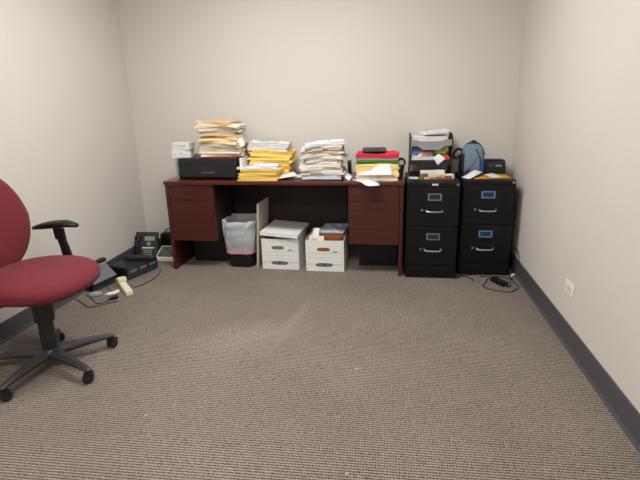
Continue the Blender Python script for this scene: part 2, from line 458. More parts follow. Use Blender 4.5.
for i, th in enumerate(ths):
    if i in (3, 10): spec.append(('p', th, 'paper_lines', None, 'loose bundle of white paper', R.uniform(-.01, .03), R.uniform(-.015, .01), R.uniform(-.12, .12), 1.02))
    else:
        m = R.choice(['manila', 'manila_pale', 'manila', 'tan', 'manila_pale'])
        dsc = {'manila': 'manila folder', 'manila_pale': 'pale manila folder', 'tan': 'tan folder'}[m]
        spec.append(('f', th, m, 'paper_lines', dsc, R.uniform(-.03, .034), R.uniform(-.018, .018), R.choice([0, PI, PI])+R.uniform(-.24, .24), R.uniform(.97, 1.07)*(1.10-.012*i)))
wf = warp_fn(-1.325, 3.82, -.06, 0, .5, 3)
z1 = build_stack(spec, -1.325, 3.80, zt+.001, wf, 'the stack on the black tray unit', 'folders stacked on the tray unit', .315, .24)

sheet('crumpled white sheet sticking out at the right of the folder stack on the black tray', [(-1.22, 3.70, 1.035), (-1.165, 3.69, .985), (-1.115, 3.71, 1.01), (-1.14, 3.72, 1.075)], sag=-.015)
# grey-white binders standing/leaning at the right of the drawer unit
t = obj('binder', B().box(-.009, .009, .03, .27, 0, .165), 'box', loc=(-1.158, 3.66, T), rot=(0, 0, -.03), bevel=.003)
tag(t, 'off-white binder standing on edge between the black tray and yellow envelopes', 'binder')

# --- stack 2: yellow envelopes
spec = []
for i in range(7):
    th = R.uniform(.009, .014)
    spec.append(('e', th, R.choice(['yellow', 'yellow_lines', 'yellow']), None, 'yellow padded envelope', R.uniform(-.008, .012)+i*.002, R.uniform(-.006, .006), R.uniform(-.04, .05), R.uniform(.96, 1.02)))
spec.append(('p', .016, 'paper_blue', None, 'white catalogue with bluish edge', -.006, -.004, .015, 1.0))
wf = warp_fn(-1.0, 3.70, 0, 0, .1, 9)
build_stack(spec, -1.005, 3.705, T+.001, wf, 'the low front yellow stack', 'envelopes in the low front stack', .31, .19)
spec = []
for i in range(13):
    th = R.uniform(.012, .019)
    m = 'gold' if i in (4,) else R.choice(['yellow', 'yellow_lines', 'yellow'])
    spec.append(('e', th, m, None, 'gold envelope' if m == 'gold' else 'yellow envelope', R.uniform(-.01, .014)+.002*i, R.uniform(-.008, .008), R.uniform(-.06, .10), R.uniform(.95, 1.03)))
for i, th in enumerate((.013, .016, .015, .012)):
    spec.append(('p', th, ['manila_pale', 'paper_lines', 'paper_blue', 'paper_lines'][i], None, ['cream paper bundle', 'white paper bundle', 'bluish white paper bundle', 'white paper bundle'][i], .0+R.uniform(-.01, .01), 0, .05+R.uniform(-.05, .05), .96))
wf = warp_fn(-.95, 3.91, -.05, .0, .1, 5)
build_stack(spec, -.965, 3.915, T+.001, wf, 'the tall yellow envelope stack behind', 'envelopes and papers in the tall yellow stack', .335, .21)
# white folder leaning at the front stack's right end
b = B(); b.box(0, .14, 0, .18, -.003, .003)
o = obj('file_folder', b, 'paper', loc=(-.832, 3.625, T+.0175), rot=(0, rad(-6), .35)); tag(o, 'white folder lying against the right end of the low yellow stack', 'folder')

# --- stack 3: white papers
spec = [('n', .007, 'black_soft', None, 'thin black folder', -.004, -.004, 0, .98), ('g', .036, 'paper_blue', None, 'pale blue-white plastic sleeve of papers', -.005, .0, 0, .95)]
ths = [.013, .020, .016, .024, .018, .014, .022, .015, .020, .016, .022, .020]
for i, th in enumerate(ths):
    if i in (1, 4, 8):
        m = ['manila_pale', 'manila_pale', 'tan'][(1, 4, 8).index(i)]
        spec.append(('f', th, m, 'paper_lines', 'pale folder of papers' if m != 'tan' else 'tan folder of papers', R.uniform(-.012, .012), R.uniform(-.01, .01), PI+R.uniform(-.08, .08), 1))
    elif i == 9:
        spec.append(('f', th, 'rust', 'paper_lines', 'rust coloured folder of papers', .0, 0, PI+.03, .98))
    else:
        spec.append(('p', th, R.choice(['paper_lines', 'paper_blue', 'paper_lines']), None, 'loose bundle of white paper', R.uniform(-.022, .022), R.uniform(-.014, .014), R.uniform(-.16, .16), R.uniform(.92, 1.06)))
spec[-1] = ('p', .022, 'paper_blue', None, 'bluish white paper bundle', .012, 0, .12, .93)
wf = warp_fn(-.505, 3.72, .08, 0, .5, 1)
build_stack(spec, -.505, 3.735, T+.001, wf, 'the tall white paper stack', 'papers in the tall white stack', .32, .235)
sheet('white sheet lying on the desk between the yellow and the white stacks', [(-.765, 3.86, T+.0015), (-.735, 3.70, T+.0015), (-.672, 3.70, T+.012), (-.69, 3.86, T+.016)])
b = B(); b.loft([[(x*.8+dx, y, z) for x, y in se(.018, .05, 3, 16)] for z, dx in ((0, 0), (.03, .004), (.09, .002), (.12, 0))])
o = obj('pouch', b, 'black_soft', loc=(-.312, 3.84, T), smooth=True); tag(o, 'small black pouch standing at the right side of the white paper stack', 'pouch')

# --- stack 4: coloured folders
spec = [('f', .026, 'manila_pale', 'paper_lines', 'thick cream folder', 0, -.038, PI, 1.0), ('f', .022, 'manila', 'paper_lines', 'thick manila folder', .004, -.03, .03, 1.0), ('e', .026, 'yellow_lines', None, 'light yellow envelope', 0, 0, .01, .99), ('f', .020, 'manila', 'paper_lines', 'manila folder', -.002, 0, 0, 1.0),
        ('f', .014, 'yellowcard', 'paper_lines', 'bright yellow folder', .005, 0, .02, .98), ('f', .012, 'greencard', 'paper_lines', 'dark green folder', .0, .004, 0, .98), ('f', .012, 'greencard', 'paper_lines', 'green folder', .002, 0, .02, 1.0), ('e', .014, 'greycard', None, 'grey card envelope', 0, 0, -.01, 1.0), ('f', .014, 'pinkcard', 'paper_lines', 'crimson folder', .0, 0, .01, 1.02), ('f', .014, 'pinkcard', 'paper_lines', 'bright crimson folder', .004, 0, 0, 1.02)]
wf = warp_fn(-.09, 3.75, 0, 0, .06, 2)
z4 = build_stack(spec, -.09, 3.765, T+.001, wf, 'the coloured folder stack', 'folders in the coloured stack', .315, .24)
t = thing('notebook', 'black zipped notebook lying on the crimson folder', 'notebook', (-.115, 3.78, z4+.005), .02)
obj('cover', B().box(-.09, .09, -.07, .07, 0, .026), 'black_soft', t, bevel=.008)
obj('zip', B().box(-.085, .085, -.0712, -.070, .011, .014), 'greyplastic', t)
t = obj('sticky_flag', B().box(-.02, .02, -.015, .015, 0, .008), 'orange', loc=(.034, 3.80, z4+.002)); tag(t, 'small orange red sticky pad on the right end of the crimson folder', 'sticky pad')

sheet('white sheet lying tilted on the desk between the white and coloured stacks', [(-.375, 3.66, T+.044), (-.325, 3.74, T+.048), (-.275, 3.69, T+.022), (-.292, 3.585, T+.003)])
# the sheet that juts out over the desk's front edge
b = B(); rows = []
for (x, y, z), wd in [((-.285, 3.655, .7435), .5), ((-.255, 3.615, .7435), .9), ((-.218, 3.575, .7438), 1), ((-.185, 3.535, .7425), 1), ((-.150, 3.495, .727), 1), ((-.138, 3.482, .721), .62)]:
    rows.append([(x+.036+.056*wd*q*.9-(-.262), y+.056*wd*q*.45+.004-3.65, z-T) for q in (-1, -.5, 0, .5, 1)])
b.loft(rows, closed=False, cap=False)
o = obj('paper_sheet', b, 'paper', loc=(-.262, 3.65, T+.0025), solid=.001, smooth=True)
tag(o, 'white sheet jutting out over the front edge of the desk', 'paper')
# sheet resting on the lower folders of the coloured stack and leaning on the upper ones
b = B(); rows = []
zb = .053
for k, (y, dz, x0, x1) in enumerate([(-.005, -.012, -.125, .135), (.0, .001, -.125, .135), (.02, .003, -.12, .135), (.034, .02, -.03, .128), (.038, .045, .0, .118), (.04, .062, .03, .112)]):
    rows.append([(x0+(x1-x0)*i/8, y, dz + .006*math.sin(i*.8)*(1 if 1 < k < 5 else 0)) for i in range(9)])
b.loft(rows, closed=False, cap=False)
o = obj('paper_sheet', b, 'paper', loc=(-.105, 3.603, T+zb), solid=.001, smooth=True)
tag(o, 'crumpled white sheet resting on the lower folders of the coloured stack', 'paper')
# tape dispenser
t = thing('tape_dispenser', 'black tape dispenser standing upright at the right end of the desk', 'tape dispenser', (.088, 3.83, T), .1)
obj('body', B().prism([(-.03, 0), (.016, 0), (.022, .03), (.03, .08), (.008, .085), (-.004, .05), (-.03, .03)], -.02, .02), 'black', t, bevel=.004)
rb = B()
for y0 in (-1,):
    rb.loft([[(.004+r*math.cos(a), y, .108+r*math.sin(a)) for r, y in ((.036, -.018), (.036, .018), (.02, .018), (.02, -.018))] for a in [2*PI*k/20 for k in range(21)]], cap=False)
obj('tape_roll', rb, 'black_soft', t, smooth=False)
obj('roll_hub', B().cyl((.004, -.02, .108), (.004, .02, .108), .0195, n=18), 'outlet', t)
obj('red_clip', B().box(.012, .026, -.024, -.02, .118, .128), 'orange', t)

# ------------------------------------------------------------------ on the filing cabinets
Hc = .735
sheet('white card with blue print on the left front corner of the desk-side cabinet', [(.145, 3.735, Hc+.0015), (.222, 3.715, Hc+.0015), (.232, 3.80, Hc+.0015), (.16, 3.84, Hc+.0015)], name='card', cat='card')
# paper organizer
og = thing('paper_organizer', 'black plastic tiered paper organizer on the desk-side filing cabinet', 'paper organizer', (.318, 3.84, Hc), 0)
for s in (-1, 1):
    obj('side_panel', B().prism([(0, 0), (.22, 0), (.22, .325), (.045, .325), (.0, .30)], s*.157-.004, s*.157+.004, 'x'), 'tray', og, bevel=.002)
obj('shelf', B().box(-.153, .153, .012, .22, .004, .012), 'tray', og)
obj('shelf', B().box(-.153, .153, .004, .22, .092, .100), 'tray', og)
obj('shelf', B().box(-.153, .153, .004, .22, .255, .263), 'tray', og)
obj('front_lip', B().prism([(-.153, .09), (.153, .09), (.153, .128), (-.153, .128)], -.006, .002), 'tray', og, bevel=.001)
obj('front_lip', B().prism([(-.153, .284), (-.153, .235), (-.10, .235), (-.06, .205), (.065, .205), (.105, .235), (.153, .235), (.153, .284), (.115, .284), (.085, .272), (-.085, .272), (-.115, .284)], -.006, .002), 'midgrey', og, bevel=.001)
gx, gy = .318, 3.84
def flat(name, label, cat, x, y, z, w, d, th, rz, m, ry=0, rx=0, group=None):
    o = obj(name, B().box(-w/2, w/2, -d/2, d/2, 0, th), m, loc=(x, y, z), rot=(rx, ry, rz), bevel=min(.002, th*.3))
    return tag(o, label, cat, group)
def loose_bundle(label, x, y, z, th, w, d, rot, m, tilt=(0, 0), seed=0, name='paper_bundle'):
    wf2 = lambda X, Y, h: tilt[0]*(X-x)+tilt[1]*(Y-y)
    o = sheet_block(name, m, x, y, z, th, w, d, rot, wf2, 1, ragged=.006); return tag(o, label, 'papers')
zs = Hc+.263
loose_bundle('white papers lying on the top shelf of the black organizer', gx-.01, gy+.115, zs+.001, .042, .275, .19, .0, 'paper_lines')
loose_bundle('white papers sticking up at the top right of the black organizer', gx+.035, gy+.12, zs+.064, .016, .19, .17, .14, 'paper', tilt=(.10, .02))
zm = Hc+.100
loose_bundle('thick white papers with colour print in the middle of the black organizer', gx-.05, gy+.11, zm+.001, .045, .19, .2, 0, 'paper_lines')
sheet('white leaflet leaning at the left in the organizer', [(gx-.148, gy+.028, zm+.048), (gx+.02, gy+.028, zm+.048), (gx+.015, gy+.052, zm+.088), (gx-.145, gy+.052, zm+.092)], name='leaflet', cat='leaflet')
sheet('blue printed leaflet at the left side of the organizer', [(gx-.150, gy+.022, zm+.085), (gx-.105, gy+.022, zm+.062), (gx-.075, gy+.040, zm+.118), (gx-.145, gy+.040, zm+.125)], 'printed', name='leaflet', cat='leaflet')
sheet('pale red printed leaflet in the middle of the organizer', [(gx-.075, gy+.020, zm+.060), (gx-.005, gy+.020, zm+.056), (gx+.01, gy+.034, zm+.088), (gx-.06, gy+.034, zm+.094)], 'printed_red', name='leaflet', cat='leaflet')
sheet('brown printed leaflet right of the pale red one in the organizer', [(gx-.02, gy+.044, zm+.070), (gx+.05, gy+.044, zm+.072), (gx+.06, gy+.056, zm+.105), (gx-.01, gy+.056, zm+.105)], 'rust', name='leaflet', cat='leaflet')
sheet('white slip standing at the right side of the organizer', [(gx+.10, gy+.055, zm+.075), (gx+.135, gy+.055, zm+.075), (gx+.14, gy+.060, zm+.150), (gx+.105, gy+.060, zm+.150)], 'manila_pale', name='paper_slip', cat='paper')
sheet('white folded sheet hanging out of the organizer front', [(gx+.015, gy-.012, zm+.045), (gx+.055, gy-.016, zm-.012), (gx+.11, gy-.012, zm+.04), (gx+.06, gy+.02, zm+.075)], sag=.004)
sheet('lime green slip sticking out of the organizer', [(gx+.03, gy+.03, zm+.078), (gx+.12, gy+.03, zm+.072), (gx+.12, gy+.05, zm+.105), (gx+.035, gy+.05, zm+.11)], 'lime', name='paper_slip')
o = obj('marker', B().cyl((0, 0, 0), (.11, .015, .03), .010, n=12), 'green', loc=(gx+.035, gy+.045, zm+.052)); tag(o, 'dark green marker lying in the organizer at the right', 'marker')
o = obj('stapler', B().prism([(0, 0), (.08, 0), (.086, .012), (.07, .034), (.03, .036), (.0, .02)], -.014, .014), 'orange', loc=(gx+.062, gy+.02, zm+.0295), bevel=.004); tag(o, 'orange red stapler at the right front of the organizer', 'stapler')

# odds and ends in front of the organizer
odds = [
 ('card', 'cream card standing behind the odds and ends before the organizer', 'card', .300, 3.795, .12, .03, .040, .1, 'paper'),
 ('card', 'white card standing at the back of the odds and ends', 'card', .388, 3.80, .07, .02, .042, -.15, 'paper'),
 ('note_pad', 'white note pad at the right end of the odds and ends', 'note pad', .455, 3.76, .055, .07, .022, .2, 'paper_lines'),
 ('carton', 'rust brown staple carton among the odds and ends', 'carton', .268, 3.745, .05, .035, .026, .3, 'rust'),
 ('carton', 'tan paper carton in the middle of the odds and ends', 'carton', .332, 3.742, .062, .03, .020, -.1, 'manila'),
 ('eraser', 'grey eraser at the front of the odds and ends', 'eraser', .330, 3.692, .045, .022, .016, .4, 'midgrey'),
 ('binder_clip', 'silver bulldog clip at the front of the odds and ends', 'clip', .376, 3.70, .034, .026, .018, .1, 'silver'),
 ('carton', 'brown carton at the right front of the odds and ends', 'carton', .440, 3.700, .045, .04, .020, -.3, 'brown'),
 ('note_pad', 'cream note pad among the odds and ends', 'note pad', .398, 3.748, .045, .04, .024, .5, 'manila'),
 ('carton', 'dark green carton at the left of the odds and ends', 'carton', .238, 3.700, .03, .035, .012, .2, 'greencard'),
 ('carton', 'orange carton left of the grey eraser', 'carton', .283, 3.695, .034, .026, .014, -.2, 'tan'),
 ('tin', 'small silver tin beside the cream note pad', 'tin', .415, 3.712, .020, .020, .012, 0, 'silver'),
]
for nm, lb, ct, x, y, w, d, th, rz, m in odds:
    th *= 1.35 if y > 3.73 else 1.15
    flat(nm, lb, ct, x, y, Hc+.0005, w, d, th, rz, m, group='odds and ends on the desk-side cabinet')
for k, (x0, y0, x1, y1, m, lb) in enumerate([(.25, 3.66, .33, 3.672, 'brown', 'brown pencil lying at the front of the odds and ends'), (.345, 3.672, .43, 3.664, 'redcard', 'red pen lying at the front of the odds and ends')]):
    o = obj('pencil' if k == 0 else 'pen', B().cyl((0, 0, 0), (x1-x0, y1-y0, 0), .004, n=8), m, loc=(x0, y0, Hc+.0045)); tag(o, lb, 'pencil' if k == 0 else 'pen')

# bag
bg = thing('backpack', 'small slate blue backpack with black trim on the corner filing cabinet', 'backpack', (.644, 3.93, Hc+.0005), -.12)
def bag_ring(z, k):
    w = .088*k; d = .06*k
    return [(x, y, z) for x, y in se(w, d, 3.2, 28)]
rings = [(0, .93), (.01, 1.0), (.06, 1.03), (.13, 1.0), (.18, .93), (.215, .80), (.235, .58), (.242, .25)]
obj('bag_body', B().loft([bag_ring(z, k) for z, k in rings]), 'bagblue', bg, smooth=True)
# front pocket (slate), trim, blue side
fr = []
for z, k in [(.012, .70), (.07, .74), (.13, .70), (.165, .55), (.178, .2)]:
    w = .088*k
    fr.append([(x-.008, -.058-.010*math.cos(x/w*PI/2*.96) if y < 0 else -.05, z) for x, y in se(w, .01, 4, 20)])
obj('front_pocket', B().loft(fr), 'bagblue', bg, smooth=True)
obj('piping', B().tube([(.060, -.052, .012), (.062, -.056, .08), (.052, -.056, .14), (.02, -.05, .205)], .005, 6), 'black', bg, smooth=True)
obj('piping', B().tube([(-.052, -.068, .02), (-.02, -.07, .06), (.012, -.067, .10), (.036, -.06, .15)], .0022, 6), 'black_soft', bg, smooth=True)
sp = B()
sp.loft([[(.062+.026*math.sin(a), -.062+.062*(1-math.cos(a))*1.0, z) for a in [k*PI/2/6 for k in range(7)]] for z in (.01, .05, .09, .12)], closed=False, cap=False)
obj('side_pocket', sp, 'bagblue2', bg, smooth=True, solid=.008)
sq = B()
sq.loft([[(-.062-.027*math.sin(a), -.062+.062*(1-math.cos(a)), z) for a in [k*PI/2/6 for k in range(7)]] for z in (.01, .06, .13, .17)], closed=False, cap=False)
obj('side_panel', sq, 'black_soft', bg, smooth=True, solid=.008)
obj('top_trim', B().tube([(-.078, .0, .16), (-.062, .0, .212), (-.03, 0, .242), (.01, 0, .248), (.045, 0, .232), (.068, 0, .20), (.084, .0, .15)], .010, 8), 'black', bg, smooth=True)
obj('grab_loop', B().tube([(-.022, 0, .248), (-.008, 0, .262), (.012, 0, .262), (.024, 0, .246)], .005, 6), 'black', bg, smooth=True)
obj('shoulder_strap', B().tube([(-.080, .01, .19), (-.112, .0, .20), (-.138, -.01, .175), (-.142, -.02, .14), (-.118, -.02, .13), (-.098, -.01, .15), (-.090, .0, .13), (-.092, .0, .06), (-.090, 0, .012)], .0095, 8), 'black', bg, smooth=True)
# black printer
pt = thing('label_printer', 'black rounded desktop printer on the corner filing cabinet beside the backpack', 'printer', (.812, 4.005, Hc+.0035), -.04)
prf = [(-.075, 0), (.075, 0), (.08, .02), (.08, .07), (.055, .098), (0, .106), (-.045, .096), (-.072, .064), (-.08, .03)]
obj('body', B().prism(prf, -.078, .082, 'x'), 'black_soft', pt, bevel=.012)
obj('side_cap', B().prism([(y*1.02, z*1.02) for y, z in prf], .0825, .090, 'x'), 'grey_black', pt, bevel=.004)
obj('front_panel', B().box(-.06, .06, -.082, -.076, .022, .058), 'black', pt, bevel=.003)
obj('lid', B().box(-.066, .07, -.035, .03, .1015, .110), 'navy', pt, bevel=.004, rot=(0, 0, 0))
obj('display', B().box(.018, .058, -.0735, -.0705, .058, .072), 'boxblue', pt)
obj('button', B().box(-.03, -.016, -.0735, -.0705, .060, .070), 'greyplastic', pt)
# envelopes in front
ZZ = Hc+.0015
sheet('gold manila envelope lying at the front right of the corner cabinet', [(.63, 3.71, ZZ), (.912, 3.75, ZZ), (.905, 4.05, ZZ), (.725, 4.04, ZZ)], 'gold', 'envelope', 'envelope')
sheet('white envelope lying left on the corner cabinet before the backpack', [(.544, 3.745, ZZ+.004), (.595, 3.685, ZZ+.004), (.715, 3.84, ZZ+.032), (.655, 3.858, ZZ+.048)], 'paper', 'envelope', 'envelope', sag=.003)
sheet('white slip lying on the gold envelope before the printer', [(.722, 3.85, ZZ+.012), (.765, 3.73, ZZ+.004), (.845, 3.79, ZZ+.004), (.80, 3.91, ZZ+.014)], 'paper', 'paper_slip', 'paper')

# ------------------------------------------------------------------ under the desk
bn = thing('waste_bin', 'black rectangular waste bin under the desk', 'waste bin', (-1.212, 3.80, 0), -.04)
def rr(w, d, z, n=24, e=5): return [(x, y, z) for x, y in se(w/2, d/2, e, n)]
bw = B(); bw.loft([rr(.20, .22, .002), rr(.205, .225, .01), rr(.255, .275, .37)], cap=False)
obj('shell', bw, 'black', bn, smooth=True, solid=.003)
obj('bottom', B().loft([rr(.197, .217, .002), rr(.197, .217, .006)]), 'black', bn)
lb = thing('bin_liner', 'translucent white bin bag lining the black waste bin', 'bin bag', (-1.212, 3.80, 0), -.04)
b = B(); rings = []
prof = [(.228, .248, .124, .004), (.236, .256, .16, .007), (.249, .269, .22, .009), (.259, .279, .29, .010), (.266, .288, .35, .009), (.268, .290, .385, .007), (.266, .288, .400, .005), (.258, .280, .396, .003), (.244, .262, .36, .003), (.234, .252, .30, .005), (.224, .241, .20, .008), (.212, .228, .12, .010), (.16, .17, .06, .012)]
fine = []
for p0_, p1_ in zip(prof, prof[1:]):
    m_ = 4 if abs(p1_[2]-p0_[2]) > .03 else 2
    for q in range(m_): fine.append((tuple(a_+(b_-a_)*q/m_ for a_, b_ in zip(p0_, p1_)), prof.index(p0_) + q/m_))
fine.append((prof[-1], len(prof)-1))
def crease(a, z, o):
    n1 = noise.noise(Vector((math.cos(a)*3.2+o, math.sin(a)*3.2, z*11)))
    n2 = noise.noise(Vector((math.cos(a)*6+z*14, math.sin(a)*6, o+z*26)))
    return 1.5*(1-abs(n1)*2.6)*.6 + 1.0*(1-abs(n2)*2.4)*.5
for (w, d, z, am), ix in fine:
    n = 112; ring = []
    for i, (x, y) in enumerate(se(w/2, d/2, 5, n)):
        a = 2*PI*i/n; l = math.hypot(x, y); ins = ix >= 6.4
        k = max(am*crease(a, z, 9 if ins else 1), 0)
        zz = z + .020*noise.noise(Vector((math.cos(a)*2.2, math.sin(a)*2.2, 5)))*(1 if ix < 1 or 4.5 < ix < 8 else 0)
        f_ = (l-k-.003)/l if ins else (l+k+.002)/l
        ring.append((x*f_, y*f_, zz))
    rings.append(ring)
b.loft(rings, cap=False)
obj('bag', b, 'bag', lb, smooth=True)
b = B()
dr_ = [[(x*(1.05), y*(1.05), z) for x, y in se(.234/2, .254/2, 5, 40)] for z in (.124, .139)]
b.loft(dr_, cap=False); obj('drawstring', b, 'pink', lb, solid=.002)

# putty-coloured board between bin and box
t = obj('binder', B().box(-.009, .009, 0, .275, 0, .545), 'putty', loc=(-1.068, 3.68, .0005), rot=(0, rad(3.5), -.05), bevel=.002)
tag(t, 'tall putty coloured board standing on edge between waste bin and storage boxes', 'board')
t.name = 'cardboard_panel'

def storage_box(x, y, rz, label, open_):
    W, D, H = .308, .385, .258
    t = thing('storage_box', label, 'storage box', (x, y, 0), rz, 'white storage boxes under the desk')
    b = B(); th = .004
    b.box(0, W, 0, th, 0, H); b.box(0, W, D-th, D, 0, H); b.box(0, th, th, D-th, 0, H); b.box(W-th, W, th, D-th, 0, H); b.box(th, W-th, th, D-th, 0, th)
    body = obj('box_body', b, 'box', t)
    cx = W/2+.002
    obj('handle_hole', B().oval(cx-.012 if open_ else cx-.02, .184, .104, .030, -.0006, 0, e=3.2), 'brown' if open_ else 'hole', t)
    obj('logo', B().oval(cx-.008, .054, .138, .030, -.0006, 0, e=3), 'boxdark', t)
    lg = B()
    for k in range(9):
        if k != 4: lg.box(cx-.062+k*.0125, cx-.054+k*.0125, -.0009, -.0006, .049, .059)
    obj('logo_lettering', lg, 'printgrey', t)
    ln = B(); ln.box(.004, cx-.08, -.0005, 0, .057, .060)
    obj('print_line', ln, 'boxblue', t)
    obj('print_line', B().box(cx+.064, W-.004, -.0005, 0, .057, .060), 'boxblue', t)
    for z in (.118, .150):
        obj('write_line', B().box(.012, W-.012, -.0004, 0, z, z+.0012), 'printgrey', t)
    obj('print_block', B().box(W-.088, W-.054, -.0005, 0, .160, .170), 'boxteal', t)
    obj('print_line', B().box(W-.052, W-.02, -.0005, 0, .162, .164), 'boxblue', t)
    return t
b1 = storage_box(-1.022, 3.668, -.03, 'white storage box under the desk with its lid tilted on top', False)
lid = B(); W, D, hh, th = .316, .40, .030, .003
lid.box(0, W, 0, D, hh-th, hh); lid.box(0, W, 0, th, 0, hh-th); lid.box(0, W, D-th, D, 0, hh-th); lid.box(0, th, th, D-th, 0, hh-th); lid.box(W-th, W, th, D-th, 0, hh-th)
lo = obj('lid', lid, 'box', b1, loc=(-.006, -.010, .290), rot=(rad(.2), rad(3.6), rad(-2.5)))
b2 = storage_box(-.652, 3.640, -.005, 'white storage box under the desk without lid, overfilled with folders', True)
# things in the open box (world space)
bx, by = -.652, 3.640
k = 0
for i in range(7):
    y = by+.075+i*.040; hgt = [.245, .262, .25, .268, .255, .27, .26][i]
    m = ['brown', 'manila', 'brown', 'tan', 'brown', 'manila_pale', 'brown'][i]
    o = obj('file_folder', B().box(-.138, .138, -.012, .012, 0, hgt), m, loc=(bx+.155, y, .005), rot=(0, 0, R.uniform(-.02, .02)), bevel=.002)
    tag(o, {'brown': 'brown card folder', 'manila': 'manila folder', 'tan': 'tan folder', 'manila_pale': 'cream folder'}[m] + f' standing in the open storage box, {["first", "second", "third", "fourth", "fifth", "sixth", "seventh"][i]} from its front', 'folder', 'folders in the open storage box')
o = sheet_block('paper_bundle', 'paper_blue', bx+.205, by+.245, .287, .012, .21, .26, -.12, lambda x, y, h: .03*(x-bx-.2)+.01*(y-by), 1, ragged=.004); tag(o, 'white papers lying on the folders in the open storage box', 'papers')
o = sheet_block('paper_bundle', 'brown', bx+.2, by+.06, .262, .022, .17, .09, -.05, None, 1, ragged=.002); tag(o, 'brown folded card lying at the front of the open storage box', 'card')
sheet('white crumpled sheet sticking up at the left of the open storage box', [(bx+.035, by+.05, .24), (bx+.10, by+.03, .25), (bx+.105, by+.10, .335), (bx+.05, by+.12, .33)], sag=.02)
sheet('small cream slip sticking up at the front of the open storage box', [(bx+.02, by+.012, .235), (bx+.055, by+.012, .235), (bx+.06, by+.02, .30), (bx+.03, by+.02, .295)], 'manila_pale', 'paper_slip', 'paper')
sheet('white slip standing in the front of the open storage box', [(bx+.09, by+.010, .24), (bx+.15, by+.010, .24), (bx+.148, by+.018, .29), (bx+.093, by+.018, .29)], 'paper', 'paper_slip', 'paper')

# ------------------------------------------------------------------ office chair
ch = thing('office_chair', 'red fabric swivel office chair with black five-star base and armrests', 'chair', (-1.755, 2.065, 0), 0)
sx, sy = -.03, .058
rings = []
for z, k in [(.425, .78), (.433, .92), (.455, .99), (.482, 1.0), (.504, .97), (.522, .89), (.535, .72), (.542, .42), (.544, .1)]:
    rings.append([(sx+x*k, sy+y*k, z - .018*max(0, x*k/.27)**2*(1 if z > .47 else .6)) for x, y in se(.266, .285, 2.5, 48)])
obj('seat', B().loft(rings), 'red', ch, smooth=True)
obj('seat_shell', B().loft([[(sx+x*k, sy+y*k, z) for x, y in se(.255, .25, 2.7, 40)] for z, k in [(.408, .70), (.415, .85), (.428, .90)]]), 'black', ch, smooth=True)
rings = []
for dx, k in [(-.03, .80), (-.022, .95), (0, 1.0), (.02, .97), (.032, .88), (.038, .6), (.040, .15)]:
    ring = []
    for y, z in se(.272, .285, 2.3, 48):
        tz = z/.285
        yy = y*k*(1 - .16*max(0, tz)) ; zz = z*k
        ring.append((-.285 + dx + .35*yy*yy - .10*zz*(1 if zz > 0 else .1) - .0, sy+yy, .755+zz))
    rings.append(ring)
obj('backrest', B().loft(rings), 'red', ch, smooth=True)
obj('back_support', B().tube([(-.05, sy, .42), (-.2, sy, .405), (-.29, sy, .43), (-.325, sy, .52), (-.325, sy, .70), (-.335, sy, .82)], .022, 8), 'black', ch, smooth=True)
obj('tilt_mechanism', B().box(-.09, .10, sy-.08, sy+.04, .385, .425), 'black', ch, bevel=.012)
obj('gas_column', B().lathe([(.038, .085), (.037, .27), (.049, .272), (.050, .36), (.046, .392)], 24), 'black_soft', ch, smooth=False)
hb = B().lathe([(.03, .07), (.05, .075), (.053, .095), (.046, .112), (.036, .118)], 24)
base = obj('base_hub', hb, 'grey_black', ch, smooth=True)
for k, a in enumerate([49, -23, -95, -167, 121]):
    ca, sa = math.cos(rad(a)), math.sin(rad(a))
    rings = []
    for r, w, zt_, zb in [(.03, .030, .112, .072), (.08, .028, .112, .068), (.15, .024, .108, .068), (.23, .020, .098, .066), (.29, .017, .086, .064), (.318, .014, .078, .062), (.327, .006, .074, .064)]:
        pts = [(-w, zb), (w, zb), (w*1.05, (zb+zt_)/2), (w*.55, zt_), (-w*.55, zt_), (-w*1.05, (zb+zt_)/2)]
        rings.append([(r*ca - q*sa, r*sa + q*ca, z) for q, z in pts])
    obj('base_arm', B().loft(rings), 'grey_black', ch, bevel=.003)
    cs = bpy.data.objects.new('caster', None)
    px, py = .312*ca, .312*sa
    sw = rad(a) + [.5, .9, -.6, .3, 2.0][k]      # swivel of this caster
    mtx = Matrix.Translation((px, py, 0)) @ Matrix.Rotation(sw, 4, 'Z')
    hd = B(); hd.prism([(-.030, .030), (-.026, .046), (-.010, .057), (.012, .058), (.022, .052), (.022, .044), (.0, .040), (-.018, .030)], -.021, .021)
    hd.cyl((.0, 0, .05), (.0, 0, .066), .007)
    for v in hd.bm.verts: v.co = mtx @ v.co
    h = obj('caster', hd, 'black', ch, bevel=.002)
    for s in (-1, 1):
        wb = B(); wb.lathe([(.014, -.0085), (.0235, -.007), (.0265, -.003), (.0265, .003), (.0235, .007), (.014, .0085)], 20)
        for v in wb.bm.verts: v.co = mtx @ (Matrix.Translation((-.006, s*.0125, .0265)) @ Matrix.Rotation(PI/2, 4, 'X') @ v.co)
        obj('wheel', wb, 'black_soft', h, smooth=True)
    bpy.data.objects.remove(cs)
for s in (1, -1):
    ay = sy + s*.308
    po = B(); po.loft([[(-.10+dx+x, ay+dy*s+y, z) for x, y in se(w, .011, 3, 16)] for dx, dy, z, w in [(.03, -.06, .425, .030), (.03, -.02, .43, .03), (.03, -.004, .455, .032), (.012, 0, .55, .028), (-.0, 0, .60, .026), (-.004, 0, .60, .034), (-.01, 0, .665, .034)]])
    a = obj('armrest', po, 'black', ch, bevel=.002)
    pad = []
    for i in range(13):
        u = i/12; x = -.265 + u*.275
        zc = .694 - .030*(1-u)**2.2 - .012*max(0, u-.75)/.25
        w = (.030+.012*math.sin(PI*min(1, u*1.05)*.8))*(math.sin(PI*min(max(u, .03), .97))**.3)
        hh = .021*(math.sin(PI*min(max(u, .04), .96))**.35)
        pad.append([(x, ay+p, zc+q) for p, q in se(w, hh, 2.6, 20)])
    obj('arm_pad', B().loft(pad), 'black', a, smooth=True)
